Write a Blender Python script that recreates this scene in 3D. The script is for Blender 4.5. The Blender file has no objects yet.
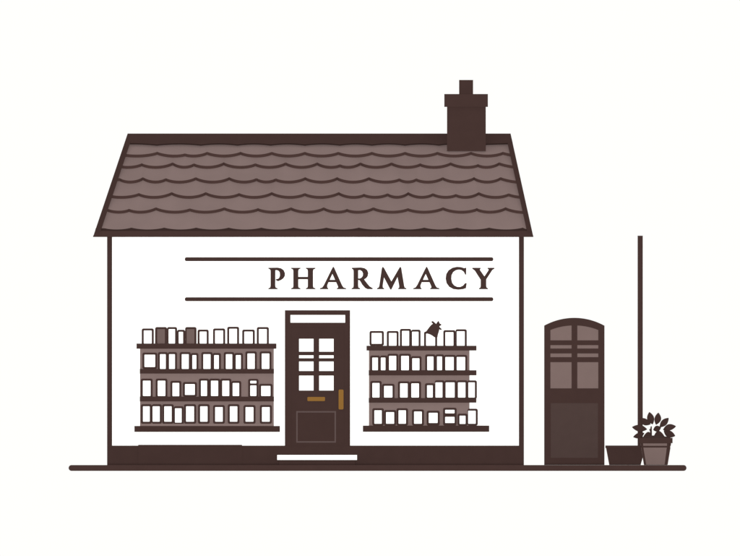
import bpy, bmesh, math
from mathutils import Vector
from mathutils.geometry import tessellate_polygon

S = bpy.context.scene
COL = S.collection
PPM = 60.0                                   # photograph pixels per metre

def X(px): return (px - 370.0) / PPM
def Z(py): return (465.0 - py) / PPM

# ------------------------------------------------------------------ materials
def material(name, rgb, rough=0.9, vary=0.03, scale=6.0, spec=0.0, metal=0.0):
    m = bpy.data.materials.new(name)
    m.use_nodes = True
    nt = m.node_tree
    b = nt.nodes['Principled BSDF']
    b.inputs['Roughness'].default_value = rough
    b.inputs['Specular IOR Level'].default_value = spec
    b.inputs['Metallic'].default_value = metal
    co = nt.nodes.new('ShaderNodeTexCoord')
    no = nt.nodes.new('ShaderNodeTexNoise')
    no.inputs['Scale'].default_value = scale
    no.inputs['Detail'].default_value = 3.0
    ra = nt.nodes.new('ShaderNodeValToRGB')
    ra.color_ramp.elements[0].position = 0.3
    ra.color_ramp.elements[1].position = 0.7
    ra.color_ramp.elements[0].color = tuple(c * (1 - vary) for c in rgb) + (1,)
    ra.color_ramp.elements[1].color = tuple(c * (1 + vary) for c in rgb) + (1,)
    nt.links.new(co.outputs['Object'], no.inputs['Vector'])
    nt.links.new(no.outputs['Fac'], ra.inputs['Fac'])
    nt.links.new(ra.outputs['Color'], b.inputs['Base Color'])
    return m

BROWN   = material('brown_paint',   (0.0207, 0.0117, 0.0104))
SLOPE_BROWN   = material('brown_lightened_for_slope',    (0.0265, 0.0150, 0.0134))  # roof trim: lightened copy of the brown paint, colour offsets dimmer light on slope
TILE    = material('clay_tile',     (0.1180, 0.0845, 0.0805), vary=0.035, scale=1.5)
MAUVE   = material('mauve_board',   (0.0850, 0.0610, 0.0572))
CARD    = material('mauve_card',    (0.0570, 0.0400, 0.0372), vary=0.02)
PANE    = material('mauve_glass',   (0.0713, 0.0502, 0.0468), vary=0.02)
PANEL   = material('door_panel',    (0.0268, 0.0172, 0.0156))
MOULD   = material('moulding',      (0.0399, 0.0276, 0.0261), vary=0.01)
WHITE   = material('white_render',  (0.50, 0.50, 0.49), vary=0.008)
BRASS   = material('brass',         (0.0959, 0.0476, 0.0115), vary=0.02)
SOIL    = material('soil',          (0.0184, 0.0111, 0.0100), vary=0.1, scale=40)
LEAF    = material('dark_leaf',     (0.0207, 0.0117, 0.0104), vary=0.05, scale=20)

# ------------------------------------------------------------------ helpers
def tag(o, label=None, cat=None, group=None, kind=None):
    if label: o['label'] = label
    if cat: o['category'] = cat
    if group: o['group'] = group
    if kind: o['kind'] = kind
    return o

def thing(name, label, cat, loc, group=None):
    o = bpy.data.objects.new(name, None)
    COL.objects.link(o)
    o.location = loc
    o.empty_display_size = 0.1
    return tag(o, label, cat, group)

def origin_of(p):
    v = Vector((0, 0, 0))
    while p is not None:
        v += Vector(p.location)
        p = p.parent
    return v

def link(name, bm, mats, parent=None, loc=None):
    """bm is in world coordinates; it is moved to the object's own origin"""
    bmesh.ops.recalc_face_normals(bm, faces=bm.faces[:])
    base = origin_of(parent)
    off = Vector(loc) if loc is not None else base
    bmesh.ops.translate(bm, verts=bm.verts[:], vec=-off)
    me = bpy.data.meshes.new(name)
    bm.to_mesh(me); bm.free()
    for m in (mats if isinstance(mats, (list, tuple)) else [mats]):
        me.materials.append(m)
    o = bpy.data.objects.new(name, me)
    COL.objects.link(o)
    o.parent = parent
    o.location = off - base
    return o

def box(bm, x0, x1, y0, y1, z0, z1, mi=0):
    v = [bm.verts.new(p) for p in ((x0,y0,z0),(x1,y0,z0),(x1,y1,z0),(x0,y1,z0),
                                   (x0,y0,z1),(x1,y0,z1),(x1,y1,z1),(x0,y1,z1))]
    for q in ((0,1,2,3),(4,5,6,7),(0,1,5,4),(1,2,6,5),(2,3,7,6),(3,0,4,7)):
        f = bm.faces.new([v[i] for i in q]); f.material_index = mi

def pbox(bm, px0, px1, py0, py1, y0, y1, mi=0):
    """box whose front is measured on the elevation: px0..px1 wide, py0 (top)..py1 (bottom)"""
    box(bm, X(px0), X(px1), y0, y1, Z(py1), Z(py0), mi)

def prism(bm, loops, y0, y1, mi=0):
    """loops of (x, z): first is the outline, the rest holes; extruded y0..y1"""
    pts = [Vector((a, b, 0)) for l in loops for a, b in l]
    tris = tessellate_polygon([[Vector((a, b, 0)) for a, b in l] for l in loops])
    fr = [bm.verts.new((p.x, y0, p.y)) for p in pts]
    bk = [bm.verts.new((p.x, y1, p.y)) for p in pts]
    for t in tris:
        for vs in (fr, bk):
            try:
                f = bm.faces.new([vs[i] for i in t]); f.material_index = mi
            except ValueError: pass
    s = 0
    for l in loops:
        n = len(l)
        for i in range(n):
            j = (i + 1) % n
            f = bm.faces.new((fr[s+i], fr[s+j], bk[s+j], bk[s+i])); f.material_index = mi
        s += n

def pp(loop): return [(X(a), Z(b)) for a, b in loop]

def rounded(px0, px1, py0, py1, r, bottom=True, n=5):
    """rounded rectangle in elevation pixels (py0 = top)"""
    r = min(r, (px1 - px0) / 2.01, (py1 - py0) / 2.01)
    out = []
    def arc(cx, cy, a0):
        for k in range(n + 1):
            a = math.radians(a0 + 90.0 * k / n)
            out.append((cx + r * math.cos(a), cy - r * math.sin(a)))
    arc(px1 - r, py0 + r, 0)
    arc(px0 + r, py0 + r, 90)
    if bottom:
        arc(px0 + r, py1 - r, 180)
        arc(px1 - r, py1 - r, 270)
    else:
        out += [(px0, py1), (px1, py1)]
    return out

# ------------------------------------------------------------------ ground
bm = bmesh.new()
prism(bm, [pp(rounded(68.6, 686.5, 464.95, 470.8, 2.85))], -1.9, 5.2)
tag(link('pavement', bm, BROWN), kind='structure')

# ------------------------------------------------------------------ the shop
D = 4.4                                       # depth of the building
shop = thing('pharmacy_shop', 'small white pharmacy building with mauve tiled roof and dark brown front door',
             'building', (X(315.5), 0, 0))
bm = bmesh.new(); box(bm, X(108.0), X(523.0), 0, D, 0, Z(235.5)); link('wall', bm, WHITE, shop)
for a, b in ((107.1, 112.1), (518.9, 523.9)):
    bm = bmesh.new()
    pbox(bm, a, b, 234.5, 446.5, -0.03, 0.10)
    link('corner_trim', bm, BROWN, shop)
bm = bmesh.new(); box(bm, X(107.1), X(523.9), -0.05, D + 0.02, 0.0, Z(445.5)); pl = link('plinth', bm, BROWN, shop)
bm = bmesh.new(); pbox(bm, 138.2, 242.0, 444.7, 464.9, -0.075, -0.052); link('plinth_panel', bm, BROWN, pl)

# --- roof
YE, YR = -0.35, 2.20
ZE, ZF, ZT = Z(237.0), Z(230.0), Z(133.6)
PITCH = math.atan2(ZT - ZF, YR - YE)
sp, cp = math.sin(PITCH), math.cos(PITCH)
TH = 0.050
HB = -0.055                                  # base surface lies this far under the finished plane
def on_slope(px, py, h):
    """point that stands h above the base plane of the front slope and shows at elevation (px, py)"""
    hh = h + HB
    z = Z(py)
    zs = z - hh * cp
    y = YE + (zs - ZF) / math.tan(PITCH) - hh * sp
    return (X(px), y, z)
def left_edge(py):  return 93.0 + (237.0 - py) * 34.6 / 103.4
def right_edge(py): return 533.4 - (237.0 - py) * 22.8 / 103.4

roof_v = []
bm = bmesh.new()
dz = -HB / cp
def V(px, y, z): return bm.verts.new((X(px), y, z))
bk = 2 * YR - YE
def ring(py, z): return [V(left_edge(py)+0.3, YE, z), V(right_edge(py)-0.3, YE, z), V(right_edge(py)-0.3, bk, z), V(left_edge(py)+0.3, bk, z)]
lo = ring(237.0, ZE); hi = ring(230.0 - HB*0, Z(230.0) - dz)
r0 = V(128.6, YR, ZT - dz); r1 = V(509.6, YR, ZT - dz)
bm.faces.new(lo)
for i in range(4):
    j = (i + 1) % 4
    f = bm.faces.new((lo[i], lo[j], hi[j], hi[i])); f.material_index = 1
bm.faces.new((hi[0], hi[1], r1, r0)); bm.faces.new((hi[1], hi[2], r1))
bm.faces.new((hi[2], hi[3], r0, r1)); bm.faces.new((hi[3], hi[0], r0))
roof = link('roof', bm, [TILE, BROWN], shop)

rows = [   # (default cusp y, trough y, start y, end y, cusps)
 (153.3,156.1,154.2,156.0,[157.3,(185,154.9),207.2,240.6,271.8,304.8,338.3,371.9,405,437.4,471,503]),
 (163.8,167.4,166.4,167.1,[(141.8,164.8),172.7,(193.9,164.8),223.7,(255.4,164.7),285.7,317.1,(340,165.7),360.4,391.5,(420.2,164.8),450.7,(478,165.6),499.1]),
 (178.6,182.2,179.7,181.9,[143,(165.8,179.6),195.8,229.3,(256.4,179.5),(275.8,179.8),305.2,337.1,368.8,(399.4,179.8),(416.2,179.8),442.7,474,500.5]),
 (193.5,197.4,194.8,196.6,[(138.9,194.5),171.7,205.8,(239.2,194.5),271.8,(304.8,194.5),338.7,(364,195.3),(387.7,194.7),408.3,(432.9,194.6),(456,195.4),478.8,(508.6,194.8)]),
 (208.7,212.2,209.1,211.4,[(129.2,210.3),155.9,(189.9,209.8),224.3,(258,209.6),291,323.8,(347,210.4),373.3,(407.9,209.6),443.1,(476.8,209.6),505.5]),
]
eave_row = (227.6,229.5,228.3,228.3,[131.5,164.2,196.2,228.7,261.3,293.6,326.4,358.9,391.7,424.3,457,489.2,522.9])
ridge_row = (144.9,143.5,144.0,143.6,[157,201,237.6,270.6,304.8,339.7,371.9,405,438.8,472])

def curve_y(row, px):
    cy, ty, sy, ey, cusps = row
    c = [(105.0 if cy > 190 else 120.0, sy)] + [q if isinstance(q, tuple) else (q, cy) for q in cusps] + [(533.0, ey)]
    if px <= c[0][0]: return sy
    for (a, ya), (b, yb) in zip(c, c[1:]):
        if a <= px <= b:
            t = (px - a) / (b - a)
            base = ya * (1 - t) + yb * t
            w = min(1.0, (b - a) / 30.0) ** 0.5
            deep = (ty - 0.5 * (ya + yb)) * (0.75 + 0.25 * w)
            k = 4 * t * (1 - t)
            return base + deep * (k ** 0.85)
    return ey

LW = 2.95                                     # height of a tile edge on the elevation
def course(bm, top_fn, bot_fn, step=1.1):
    """one row of tiles: its face, and the thick dark lower edge"""
    n = int(430 / step)
    prev = None
    for i in range(n + 1):
        t = i / n
        cols = []
        for fn, h in ((top_fn, 0.0), (bot_fn, TH)):
            yb = fn(300)
            for _ in range(3):
                a = left_edge(yb) + 3.0; b = right_edge(yb) - 3.0
                px = a + (b - a) * t
                yb = fn(px)
            cols.append(on_slope(px, yb, h))
            if h: cols.append(on_slope(px, yb + LW, 0.0))
        vs = [bm.verts.new(p) for p in cols]
        if prev:
            bm.faces.new((prev[0], vs[0], vs[1], prev[1])).material_index = 0
            bm.faces.new((prev[1], vs[1], vs[2], prev[2])).material_index = 1
        prev = vs
bm = bmesh.new()
tops = [lambda p: 142.5] + [(lambda p, r=r: curve_y(r, p) + LW/2) for r in rows]
bots = [(lambda p, r=r: curve_y(r, p) - LW/2) for r in rows] + [lambda p: curve_y(eave_row, p)]
for t, b in zip(tops, bots): course(bm, t, b)
tiles = link('roof_tiles', bm, [TILE, SLOPE_BROWN], roof)
# eave board: closes the lower edge of the tiles
bm = bmesh.new(); prevv = None
for i in range(431):
    def ex(py): return left_edge(py) + (right_edge(py) - left_edge(py)) * i / 430
    px = ex(229.0)
    y = curve_y(eave_row, px)
    p0 = Vector(on_slope(px, y, 0.060))
    vs = [bm.verts.new(p) for p in (p0, (X(ex(231.0)), YE - 0.05, Z(231.0)), (X(ex(237)), YE - 0.05, ZE), (X(ex(237)), YE + 0.02, ZE))]
    if prevv:
        for k in range(3): bm.faces.new((prevv[k], vs[k], vs[k+1], prevv[k+1]))
    prevv = vs
box(bm, X(93.1), X(533.3), YE - 0.045, YE + 0.02, ZE + 0.001, Z(235.5))
link('fascia_board', bm, BROWN, roof)
# ridge capping with scalloped lower edge, front and back
bm = bmesh.new(); prevv = None
for i in range(401):
    t = i / 400
    y = 143.6
    px = left_edge(y) + (right_edge(y) - left_edge(y)) * t
    y = curve_y(ridge_row, px)
    tx = 127.6 + (510.6 - 127.6) * t
    a = Vector(on_slope(px, y + 1.0, 0.010)); b = Vector(on_slope(px, y, 0.066))
    c = Vector((X(tx), YR - 0.03, ZT)); d = Vector((c.x, 2*YR - c.y, c.z))
    e = Vector((b.x, 2*YR - b.y, b.z)); f = Vector((a.x, 2*YR - a.y, a.z))
    vs = [bm.verts.new(p) for p in (a, b, c, d, e, f)]
    if prevv:
        for k in range(5): bm.faces.new((prevv[k], vs[k], vs[k+1], prevv[k+1]))
    else: bm.faces.new(vs)
    prevv = vs
bm.faces.new(prevv)
link('ridge_cap', bm, SLOPE_BROWN, roof)
# hip trims
for fn, s in ((left_edge, 1), (right_edge, -1)):
    bm = bmesh.new()
    w = 5.7 if s > 0 else 5.2
    y_t, y_b = 141.5, 232.0
    ring2 = []
    for y in (y_t, y_b):
        o = fn(y)
        pts = [on_slope(o, y, 0.0), on_slope(o, y, 0.075), on_slope(o + s*w, y, 0.075), on_slope(o + s*w, y, 0.0)]
        ring2.append([bm.verts.new(p) for p in pts])
    A, B = ring2
    for k in range(4):
        j = (k + 1) % 4
        bm.faces.new((A[k], A[j], B[j], B[k]))
    bm.faces.new(A); bm.faces.new(B)
    link('hip_tile', bm, SLOPE_BROWN, roof)
    # tile courses lines on the hipped end
    bm = bmesh.new()
    for r in rows:
        z = Z(r[1]); y0 = fn(r[1]); fr = (z - ZF) / (ZT - ZF)
        ya = YE + (YR - YE) * fr; yb2 = 2*YR - ya
        xa = X(y0) + s * 0.004
        box(bm, min(xa, xa + s*0.10), max(xa, xa + s*0.10), ya + 0.12, yb2 - 0.1, z - 0.012, z + 0.012)
    link('tile_edge', bm, SLOPE_BROWN, roof)

# --- chimney
bm = bmesh.new(); pbox(bm, 447.0, 485.8, 106.9, 151.1, 0, 1)
yc = on_slope(466, 151.1, TH)[1] - 0.02
for v in bm.verts: v.co.y = yc if v.co.y < 0.5 else yc + 0.62
ch = link('chimney', bm, BROWN, shop)
bm = bmesh.new(); pbox(bm, 444.3, 487.9, 94.1, 107.0, yc - 0.05, yc + 0.67); link('chimney_cap', bm, BROWN, ch)
bm = bmesh.new()
c = Vector((X(466.1), yc + 0.31, 0)); r = (473.1 - 459.1) / 2 / PPM
prism(bm, [[(X(459.1), Z(94.1)), (X(459.1), Z(80.05)), (X(473.1), Z(80.05)), (X(473.1), Z(94.1))]], c.y - r, c.y + r)
link('chimney_pot', bm, BROWN, ch)

# --- shop door
bm = bmesh.new()
prism(bm, [pp([(284.9,310.2),(350.1,310.2),(350.1,445.6),(284.9,445.6)]),
           pp([(291.0,327.0),(344.6,327.0),(344.6,444.0),(291.0,444.0)])], -0.056, 0.0)
surround = link('door_surround', bm, BROWN, shop)
bm = bmesh.new(); pbox(bm, 290.5, 345.1, 315.0, 322.6, -0.062, -0.052); link('transom_window', bm, WHITE, surround)
bm = bmesh.new(); pbox(bm, 291.0, 344.6, 327.0, 444.0, -0.048, -0.001)
door = link('door', bm, BROWN, shop)
for a, b in ((299.1, 313.5), (319.2, 333.6)):
    for t, u in ((338.8,351.6),(355.3,358.1),(361.5,370.9),(375.6,390.4)):
        bm = bmesh.new(); pbox(bm, a, b, t, u, -0.052, -0.044); link('window_pane', bm, WHITE, door)
bm = bmesh.new(); prism(bm, [pp(rounded(338.6, 343.5, 389.5, 409.4, 1.2))], -0.085, -0.046); link('handle', bm, BRASS, door)
bm = bmesh.new(); prism(bm, [pp(rounded(307.4, 325.0, 396.9, 401.0, 0.8))], -0.060, -0.046); link('letter_plate', bm, BRASS, door)
bm = bmesh.new()
prism(bm, [pp([(296.2,411.0),(336.0,411.0),(336.0,442.6),(296.2,442.6)]),
           pp([(297.7,412.5),(334.5,412.5),(334.5,441.1),(297.7,441.1)])], -0.053, -0.046)
link('panel_moulding', bm, MOULD, door)
# --- doorstep
step = thing('door_step', 'low brown step with white tread in front of shop door', 'step', (X(317), -0.25, 0))
bm = bmesh.new(); box(bm, X(279), X(355.2), -0.42, -0.052, 0.0, Z(459.9)); link('riser', bm, BROWN, step)
bm = bmesh.new(); box(bm, X(277.2), X(357.0), -0.45, -0.052, Z(459.85), Z(454.9)); link('tread', bm, WHITE, step)

# ------------------------------------------------------------------ sign
sign = thing('shop_sign', 'dark serif lettering PHARMACY between two long brown bars on white wall', 'sign',
             (X(339), 0, Z(299.2)))
for t, u in ((257.25, 261.15), (297.25, 301.15)):
    bm = bmesh.new(); prism(bm, [pp(rounded(184.8, 493.3, t, u, 1.7))], -0.03, -0.001); link('bar', bm, BROWN, sign)
k = 12.3333
Aout = [(225,146),(236,160),(332,375),(350,402),(382,412),(382,419),(272,419),(272,412),(288,402),(285,385),(262,333),(165,333),(148,375),(150,402),(162,412),(162,419),(62,419),(62,412),(90,402),(110,375),(206,180)]
Ain = [(215,230),(178,308),(250,308)]
glyphs = [
 (260, [[(105,160),(215,158),(258,166),(290,188),(306,225),(304,258),(285,288),(255,308),(222,321),(195,306),(205,297),(222,297),(240,280),(249,250),(245,212),(228,192),(205,184),(187,186),(186,375),(191,402),(215,412),(215,419),(105,419),(105,412),(128,402),(133,380),(133,200),(130,180),(105,166)]]),
 (260, [[(386,160),(497,160),(497,166),(474,178),(470,200),(470,272),(592,272),(592,200),(588,178),(568,166),(568,160),(682,160),(682,166),(656,178),(652,200),(652,380),(656,402),(682,412),(682,419),(568,419),(568,412),(588,402),(592,380),(592,297),(470,297),(470,380),(474,402),(497,412),(497,419),(386,419),(386,412),(409,402),(413,380),(413,200),(409,178),(386,166)]]),
 (315, [Aout, Ain]),
 (315, [[(455,160),(565,156),(612,165),(642,188),(655,222),(648,260),(628,285),(602,300),(640,350),(672,388),(712,412),(705,419),(650,419),(620,405),(585,365),(553,310),(530,306),(530,375),(534,402),(555,412),(555,419),(453,419),(453,412),(474,402),(478,380),(478,200),(474,180),(455,167)],
        [(531,187),(556,184),(582,200),(594,228),(591,258),(573,282),(550,291),(531,291)]]),
 (370, [[(158,148),(172,162),(264,330),(362,162),(374,148),(383,158),(420,385),(428,404),(447,412),(447,419),(350,419),(350,412),(362,402),(362,380),(340,268),(262,424),(252,424),(172,272),(155,375),(156,402),(173,412),(173,419),(88,419),(88,412),(108,402),(117,380),(148,165)]]),
 (408.3, [Aout, Ain]),
 (440, [[(322,160),(320,240),(312,240),(295,205),(265,184),(235,178),(195,185),(160,210),(140,250),(137,295),(148,345),(175,378),(210,395),(250,396),(285,380),(312,348),(327,350),(318,408),(280,420),(225,425),(165,418),(115,390),(83,345),(72,290),(80,235),(108,190),(155,160),(210,148),(260,152),(300,165),(312,160)]]),
 (440, [[(400,160),(498,160),(498,168),(488,182),(548,268),(600,190),(602,175),(588,167),(588,160),(670,160),(670,168),(645,182),(568,300),(568,380),(572,402),(590,412),(590,419),(482,419),(482,412),(500,402),(504,380),(504,305),(430,190),(400,168)]]),
]
def embolden(loop, d):
    area = sum(a[0]*b[1] - b[0]*a[1] for a, b in zip(loop, loop[1:] + loop[:1]))
    s = 1 if area > 0 else -1
    out = []
    n = len(loop)
    for i in range(n):
        p, q, r_ = Vector(loop[i-1]), Vector(loop[i]), Vector(loop[(i+1) % n])
        e1 = (q - p).normalized(); e2 = (r_ - q).normalized()
        n1 = Vector((e1.y, -e1.x)) * s; n2 = Vector((e2.y, -e2.x)) * s
        m = n1 + n2
        if m.length < 0.3: m = n1
        m.normalize()
        out.append(tuple(q + m * d / max(0.6, m.dot(n1))))
    return out
for ox, loops in glyphs:
    loops = [embolden(l, 2.6 if i == 0 else -2.0) for i, l in enumerate(loops)]
    bm = bmesh.new()
    prism(bm, [pp([(ox + a / k, 255 + b / k) for a, b in l]) for l in loops], -0.02, -0.001)
    link('letter', bm, BROWN, sign)

# ------------------------------------------------------------------ displays
YB = -0.020            # front of the back panel
YS = -0.110            # front of the boards
def display(side, xb0, xb1, panel_top, boards, strip):
    cx = (xb0 + xb1) / 2
    t = thing('display_shelf', 'four level brown display shelf with mauve backing, %s of shop door' % side, 'shelf',
              (X(cx), 0, Z(431.8)), 'display shelves on the shop front')
    bm = bmesh.new(); pbox(bm, xb0, xb1, panel_top, boards[-1][2] + 0.5, YB, -0.001)
    link('back_panel', bm, MAUVE, t)
    for n, (a, b, u, v) in enumerate([(b[0], b[1], b[2], b[3]) for b in boards]):
        bm = bmesh.new(); pbox(bm, a, b, u, v, YS - (0.03 if n == 3 else 0), YB - 0.001 if n not in (0, 3) else 0.0)
        for vtx in bm.verts:
            if vtx.co.y > YB: vtx.co.y = -0.0005
        link('shelf_board', bm, BROWN, t)
    if strip:
        bm = bmesh.new(); pbox(bm, xb0, xb1, strip, boards[-1][2] + 0.2, YS + 0.01, YB + 0.001); link('base_strip', bm, MAUVE, t)
    return t
display('left', 140.0, 273.8, 348.0, [(136.5,276.4,343.5,348.7),(140-.2,274,368.9,373.5),(140-.2,274,396.6,401.3),(134.4,279.9,425.9,431.8)], 423.7)
display('right', 368.9, 469.5, 350.0, [(366.5,476.5,345.7,350.5),(368.7,476.5,370.2,375.3),(368.7,476.4,398.0,402.6),(362.9,489.2,425.5,431.7)], None)

ORD = ['first','second','third','fourth','fifth','sixth','seventh','eighth','ninth','tenth','eleventh']
def make_boxes(side, row, base, items):
    n = len(items)
    prev_x1 = -1e9; prev_x1o = -1e9
    for i, it in enumerate(items):
        x0, x1, top = it[:3]
        b = it[3] if len(it) > 3 else 0.0
        style = it[4] if len(it) > 4 else ''
        w, h = x1 - x0, base - top
        lt = 2.1
        if x0 < prev_x1 + 0.15:
            lt = max(0.5, x0 + 2.1 - (prev_x1 + 0.03)); x0 = prev_x1 + 0.03
        prev_x1 = x1
        if style == 'mauve': look = 'solid mauve'
        elif style == 'lid': look = 'two-part white'
        elif w / h > 0.83: look = 'squarish white'
        elif w < 9.6: look = 'narrow white'
        elif h < 13.6: look = 'short white'
        elif w > 12.3: look = 'wide white'
        else: look = 'upright white'
        pos = ('leftmost' if i == 0 else 'rightmost' if i == n - 1 else ORD[i] + ' from left')
        label = '%s box, %s on %s shelf of display %s of shop door' % (look, pos, row, side)
        yf = -0.066 - 0.006 * (i % 2)
        loc = (X((x0 + x1) / 2), yf + 0.03, Z(base))
        t = thing('medicine_box', label, 'box', loc, 'boxes on the display %s of the shop door' % side)
        bm = bmesh.new()
        prism(bm, [pp(rounded(x0, x1, top, base - 0.02, 1.7, bottom=b > 1.5))], yf, YB - 0.004)
        body = link('carton', bm, BROWN, t)
        xi0, xi1 = x0 + lt, x1 - 2.1
        if style == 'lid':
            cut = top + (5.3 if side == 'left' else 6.2)
            parts = [('lid_panel', top + 1.9, cut - 0.9), ('front_panel', cut + (1.2 if side == 'left' else 2.9), base - max(b, .3))]
            if side == 'right': parts[0] = ('lid_panel', top + 2.1, top + 5.5)
        else:
            parts = [('front_panel', top + 2.1, base - max(b, 0.05))]
        for nm, u, v in parts:
            bm = bmesh.new()
            prism(bm, [pp(rounded(xi0, xi1, u, v, 0.5, n=3))], yf - 0.004, yf + 0.004)
            link(nm, bm, CARD if style == 'mauve' else WHITE, t)

L = 'left'; Rr = 'right'
make_boxes(L, 'top', 343.5, [(141.7,153.8,328.4),(155.1,167.0,327.0,0,'mauve'),(166.6,177.1,327.0),(176.7,185.1,329.7),
    (184.6,196.5,327.0,0,'mauve'),(197.6,208.7,329.5),(213.0,225.2,328.4),(227.2,239.1,326.7),(242.2,254.8,329.5),(256.8,268.9,327.0)])
make_boxes(L, 'second', 368.9, [(142.4,157.2,352.6,2.0),(157.9,167.8,352.1),(167.0,177.0,352.1),(179.7,190.8,352.1),(190.3,198.4,353.0),
    (201.3,212.6,352.1),(212.1,220.9,353.0),(223.8,234.3,352.1),(233.8,242.9,353.0),(245.4,256.8,351.4),(259.7,271.4,351.4)])
make_boxes(L, 'third', 396.6, [(140.8,152.6,378.6,.7),(155.7,167.4,378.6,.7),(170.4,181.3,380.8,.5),(182.9,196.9,382.0,1.8),(198.9,209.1,378.6,.7),
    (208.9,220.2,378.6,.7),(220.2,231.3,378.6,.7),(230.6,241.2,380.9,.7),(248.2,258.5,378.9,.7,'lid'),(259.1,272.5,383.8,.7)])
make_boxes(L, 'bottom', 423.65, [(140.9,151.8,404.2,2.1),(150.6,161.8,404.2,2.1),(162.2,173.7,404.2,2.1),(172.9,183.7,406.2,1.2),(184.0,196.1,404.2,2.1),
    (198.1,209.6,404.2,2.1),(213.1,224.8,405.0,2.1),(227.8,239.4,404.2,2.1),(243.5,255.5,405.0,2.1),(259.9,271.8,405.0,2.1)])
make_boxes(Rr, 'top', 345.7, [(369.5,383.9,330.9,2.0),(386.8,398.6,330.9),(399.9,411.2,328.8),(410.0,420.6,329.6),(424.0,437.2,331.5),(443.3,455.5,330.1),(454.7,466.8,329.2)])
make_boxes(Rr, 'second', 370.2, [(370.2,380.0,355.5),(378.8,387.5,355.5),(387.0,398.3,353.8),(399.1,410.9,353.8),(410.2,421.5,356.2),(425.2,435.5,354.4),
    (435.0,444.1,354.4),(443.3,455.8,354.9),(454.7,467.2,354.9)])
make_boxes(Rr, 'third', 398.0, [(370.3,381.6,380.9,.6),(382.0,394.5,383.8,.6),(398.0,409.7,381.3,.6),(409.3,421.0,381.3,.6),(425.0,434.8,383.2,.6),(433.4,444.5,380.3,.6),
    (443.6,456.7,380.3,.6),(455.9,467.5,380.3,.6),(466.3,476.9,380.3,.6)])
make_boxes(Rr, 'bottom', 425.5, [(372.3,383.8,408.2,1.9),(384.0,396.2,410.0,1.9),(396.5,408.0,408.2,1.9),(412.0,423.9,409.4,1.9),(426.7,439.7,410.7,2.6),
    (443.1,456.6,407.7,2.6,'lid'),(457.5,467.6,413.6,1.7),(466.1,477.8,408.6,1.9)])

# --- pouch tipped over one of the boxes
def z5(a, b): return (410 + a / 13.9, 310 + b / 13.9)
pouch = thing('pouch', 'small dark pouch tied at its neck, lying tilted over white box on top shelf', 'pouch',
              (X(432), -0.10, Z(337)))
def smooth(loop, it=2):
    for _ in range(it):
        out = []
        for i in range(len(loop)):
            a, b = loop[i], loop[(i + 1) % len(loop)]
            out += [(a[0]*.75+b[0]*.25, a[1]*.75+b[1]*.25), (a[0]*.25+b[0]*.75, a[1]*.25+b[1]*.75)]
        loop = out
    return loop
bag = [(222,300),(246,268),(282,220),(314,190),(355,188),(402,222),(410,250),(402,300),(386,345),(380,388),(345,382),(295,345),(245,328),(208,320)]
bm = bmesh.new(); prism(bm, [pp([z5(*q) for q in smooth(bag, 1)])], -0.128, -0.09)
link('bag', bm, BROWN, pouch)
frill = [(355,215),(368,185),(385,160),(395,150),(405,165),(412,185),(438,200),(432,215),(412,222),(405,250),(380,260)]
bm = bmesh.new(); prism(bm, [pp([z5(*q) for q in frill])], -0.124, -0.094); link('frill', bm, BROWN, pouch)
for q in ([(298,172),(300,158),(318,153),(372,200),(362,220),(340,208)], [(385,238),(400,228),(442,264),(436,278),(422,276),(395,262)]):
    bm = bmesh.new(); prism(bm, [pp([z5(*a) for a in q])], -0.120, -0.098); link('tie_end', bm, BROWN, pouch)

# ------------------------------------------------------------------ arched door beside the shop
ad = thing('arched_door', 'tall brown door with arched top and mauve panes standing right of shop', 'door', (X(574.3), 0, 0))
def arc_y(px, apex, spring, half): 
    t = (px - 574.3) / half
    return apex + (spring - apex) * t * t * (1 - 0.06 * (1 - t * t))
out = [(544.2, 464.9)] + [(544.2 + 60.3 * i / 24, arc_y(544.2 + 60.3 * i / 24, 317.8, 325.6, 30.15)) for i in range(25)] + [(604.5, 464.9)]
holes = []
def toppane(a, b): 
    return [(a, 340.3)] + [(a + (b - a) * i / 8, arc_y(a + (b - a) * i / 8, 325.4, 330.0, 24.0)) for i in range(9)] + [(b, 340.3)]
cols = ((550.4, 571.6), (577.3, 598.3))
for a, b in cols:
    holes.append(toppane(a, b))
    for t, u in ((345.1,348.5),(353.4,357.1),(362.1,388.3)): holes.append([(a,t),(b,t),(b,u),(a,u)])
holes.append([(550.7,403.0),(598.0,403.0),(598.0,457.7),(550.7,457.7)])
bm = bmesh.new(); prism(bm, [pp(out)] + [pp(h) for h in holes], 0.0, 0.10)
link('door_leaf', bm, BROWN, ad)
for h in holes[:-1]:
    x0 = min(p[0] for p in h); x1 = max(p[0] for p in h)
    bm = bmesh.new(); prism(bm, [pp(h)], 0.008, 0.092); link('window_pane', bm, PANE, ad)
bm = bmesh.new(); prism(bm, [pp(holes[-1])], 0.006, 0.094); link('lower_panel', bm, PANEL, ad)

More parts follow.
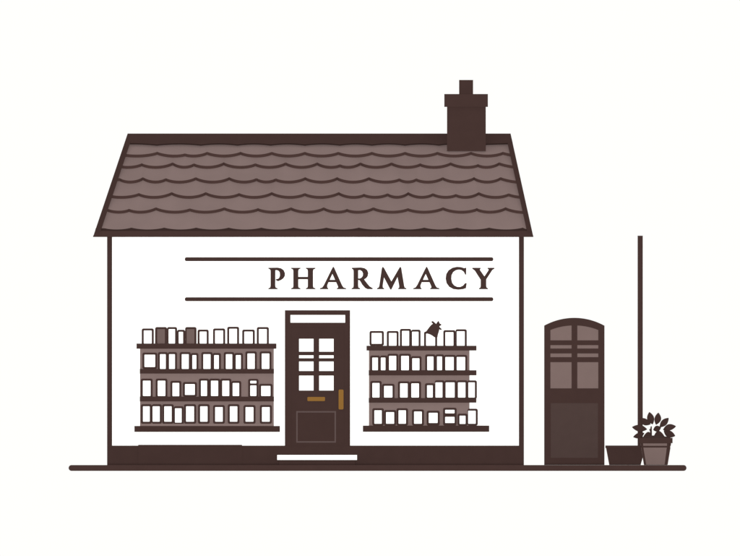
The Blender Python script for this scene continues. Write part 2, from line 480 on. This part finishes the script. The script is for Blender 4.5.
# ------------------------------------------------------------------ trough with pole
def frustum(bm, t0, t1, b0, b1, pt, pb, yc, dt, db, mi=0):
    vs = []
    for (a, b, p, d) in ((b0, b1, pb, db), (t0, t1, pt, dt)):
        vs.append([bm.verts.new((X(q), yy, Z(p))) for q, yy in ((a, yc - d), (b, yc - d), (b, yc + d), (a, yc + d))])
    B, T = vs
    bm.faces.new(B).material_index = mi; bm.faces.new(T).material_index = mi
    for i in range(4):
        j = (i + 1) % 4
        bm.faces.new((B[i], B[j], T[j], T[i])).material_index = mi
tr = thing('planter_trough', 'low dark brown planter tapering to its foot, between arched door and potted plant', 'planter', (X(625), -0.5, 0))
bm = bmesh.new(); frustum(bm, 606.0, 645.4, 609.2, 640.7, 447.6, 464.9, -0.5, 0.20, 0.16); link('body', bm, BROWN, tr)
bm = bmesh.new()
y0, y1 = -0.72, -0.28
pbox(bm, 605.4, 646.0, 445.4, 448.0, y0, y0 + 0.03); pbox(bm, 605.4, 646.0, 445.4, 448.0, y1 - 0.03, y1)
pbox(bm, 605.4, 607.2, 445.4, 448.0, y0 + 0.03, y1 - 0.03); pbox(bm, 644.2, 646.0, 445.4, 448.0, y0 + 0.03, y1 - 0.03)
link('rim', bm, BROWN, tr)
bm = bmesh.new(); box(bm, X(607.2), X(644.2), y0 + 0.03, y1 - 0.03, Z(447.8), Z(446.4)); link('soil', bm, SOIL, tr)
bm = bmesh.new(); pbox(bm, 637.6, 642.8, 235.7, 446.3, -0.54, -0.455)
pole = tag(link('pole', bm, BROWN, None, (X(640.2), -0.4975, Z(446.3))), 'tall thin brown pole rising from behind the leafy potted plant', 'pole')

# ------------------------------------------------------------------ potted plant
YP = -1.05
pt = thing('potted_plant', 'bushy plant with pointed dark leaves in small mauve pot beside the pole', 'plant', (X(655.7), YP, 0))
bm = bmesh.new(); frustum(bm, 640.6, 671.0, 644.0, 667.3, 443.0, 464.9, YP, 0.253, 0.194)
pot = link('pot', bm, BROWN, pt)
def pot_panel(loop, nm):
    """thin panel following the sloped front of the pot, repeated on its other three sides"""
    bm = bmesh.new()
    dd = 0.253; db = 0.194
    def dep(py): return dd + (db - dd) * (py - 443.0) / (464.9 - 443.0)
    pts = [((px - 655.8) / PPM, py) for px, py in loop]
    for kk in range(4):
        a = kk * math.pi / 2
        fr, bkk = [], []
        for x, py in pts:
            for lst, e in ((fr, 0.005), (bkk, -0.01)):
                d = dep(py) + e
                px_, py_ = x, -d
                lst.append(bm.verts.new((X(655.8) + px_ * math.cos(a) - py_ * math.sin(a), YP + px_ * math.sin(a) + py_ * math.cos(a), Z(py))))
        bm.faces.new(fr); bm.faces.new(bkk)
        for i in range(len(fr)):
            j = (i + 1) % len(fr)
            bm.faces.new((fr[i], fr[j], bkk[j], bkk[i]))
    link(nm, bm, PANE, pot)
pot_panel([(643.4,447.5),(666.8,447.5),(664.6,464.7),(646.2,464.7)], 'pot_panel')
pot_panel([(643.0,443.3),(667.0,443.3),(667.0,445.7),(643.2,445.7)], 'pot_band')
bm = bmesh.new()
pbox(bm, 638.8, 672.6, 437.8, 443.1, YP - 0.285, YP + 0.285)
link('rim', bm, BROWN, pot)
bm = bmesh.new()
mound = [(641.5,437.9),(643.5,436.4),(648,435.6),(655,435.3),(662,435.8),(667,436.6),(671,437.9)]
prism(bm, [pp(mound)], YP - 0.2, YP + 0.2); link('soil', bm, SOIL, pt)

def zq(a, b): return (625 + a / 12.364, 405 + b / 12.364)
def leaf(base, tip, width, y, bend=0.0, fat=0.5):
    bx, by = zq(*base); tx, ty = zq(*tip)
    w = width * 1.05 / 12.364 / 2
    dx, dy = tx - bx, ty - by
    ln = math.hypot(dx, dy); ux, uy = dx / ln, dy / ln; nx, ny = -uy, ux
    n = 12; l, r = [], []
    for i in range(n + 1):
        t = i / n
        prof = (math.sin(math.pi * t ** (math.log(0.5) / math.log(fat)))) ** 0.85 if 0 < t < 1 else 0
        cb = bend * ln * 4 * t * (1 - t)
        cxp = bx + dx * t + nx * cb; cyp = by + dy * t + ny * cb
        l.append((cxp + nx * w * prof, cyp + ny * w * prof)); r.append((cxp - nx * w * prof, cyp - ny * w * prof))
    # cupped blade: ribbon of two halves about the midrib, with a little thickness
    bm = bmesh.new()
    rings = []
    for i in range(n + 1):
        t = i / n
        mid = ((l[i][0] + r[i][0]) / 2, (l[i][1] + r[i][1]) / 2)
        lean = -0.10 * t * (1 if y < YP else -1)
        row = []
        for (q, dy_) in ((l[i], 0.0), (mid, -0.012), (r[i], 0.0)):
            row.append(bm.verts.new((X(q[0]), y + lean + dy_, Z(q[1]))))
        for (q, dy_) in ((r[i], 0.006), (mid, -0.004), (l[i], 0.006)):
            row.append(bm.verts.new((X(q[0]), y + lean + dy_, Z(q[1]))))
        rings.append(row)
    for A, B in zip(rings, rings[1:]):
        for k2 in range(6):
            j = (k2 + 1) % 6
            try: bm.faces.new((A[k2], A[j], B[j], B[k2]))
            except ValueError: pass
    bmesh.ops.remove_doubles(bm, verts=bm.verts[:], dist=1e-5)
    link('leaf', bm, LEAF, pt)
leaves = [
 ((275,300),(85,272),80,-0.06, 0.0),((240,345),(100,395),66,-0.02,-0.05),((318,238),(190,160),78,0.05,-0.08),
 ((342,240),(300,85),84,-0.05,-0.03),((383,245),(413,92),80,-0.09,0.05),((428,275),(540,158),74,0.02,0.0),
 ((348,308),(446,276),72,-0.12,0.0),((468,308),(632,262),76,-0.07,-0.06),((478,318),(622,382),84,-0.02,0.06),
 ((335,405),(228,385),80,-0.11,0.22),((350,405),(490,388),92,-0.10,-0.22)]
for b, t, w, y, bend in leaves: leaf(b, t, w, YP + y, bend)
bm = bmesh.new()
def sz(a, b): q = zq(a, b); return (X(q[0]), Z(q[1]))
prism(bm, [[sz(308,420), sz(309,330), sz(298,300), sz(312,292), sz(318,262), sz(332,262), sz(335,420)]], YP - 0.012, YP + 0.012)
link('stem', bm, LEAF, pt)
bm = bmesh.new()
prism(bm, [[sz(425,268), sz(440,262), sz(440,282), sz(400,300), sz(405,290)]], YP - 0.02, YP - 0.008)
link('stem', bm, LEAF, pt)
bm = bmesh.new()
prism(bm, [[sz(474,300), sz(486,296), sz(520,350), sz(505,352)]], YP - 0.09, YP - 0.075)
link('stem', bm, LEAF, pt)

# ------------------------------------------------------------------ light, sky, camera
w = bpy.data.worlds.new('World'); S.world = w; w.use_nodes = True
bg = w.node_tree.nodes['Background']
bg.inputs['Color'].default_value = (1.0, 1.0, 0.972, 1); bg.inputs['Strength'].default_value = 0.665
sd = bpy.data.lights.new('sun', 'SUN'); sd.energy = 4.5; sd.angle = math.radians(3); sd.color = (1, 0.995, 0.98)
so = bpy.data.objects.new('sun', sd); COL.objects.link(so)
so.rotation_euler = (math.radians(90), 0, 0); so.location = (0, -15, 6)
cd = bpy.data.cameras.new('camera'); cd.type = 'ORTHO'; cd.ortho_scale = 740.0 / PPM
cd.clip_end = 500
co = bpy.data.objects.new('camera', cd); COL.objects.link(co)
co.location = (0, -20, Z(278.0)); co.rotation_euler = (math.radians(90), 0, 0)
S.camera = co
S.view_settings.view_transform = 'Standard'
S.view_settings.look = 'None'
S.view_settings.exposure = 0.6; S.view_settings.gamma = 1
S.view_settings.use_curve_mapping = False
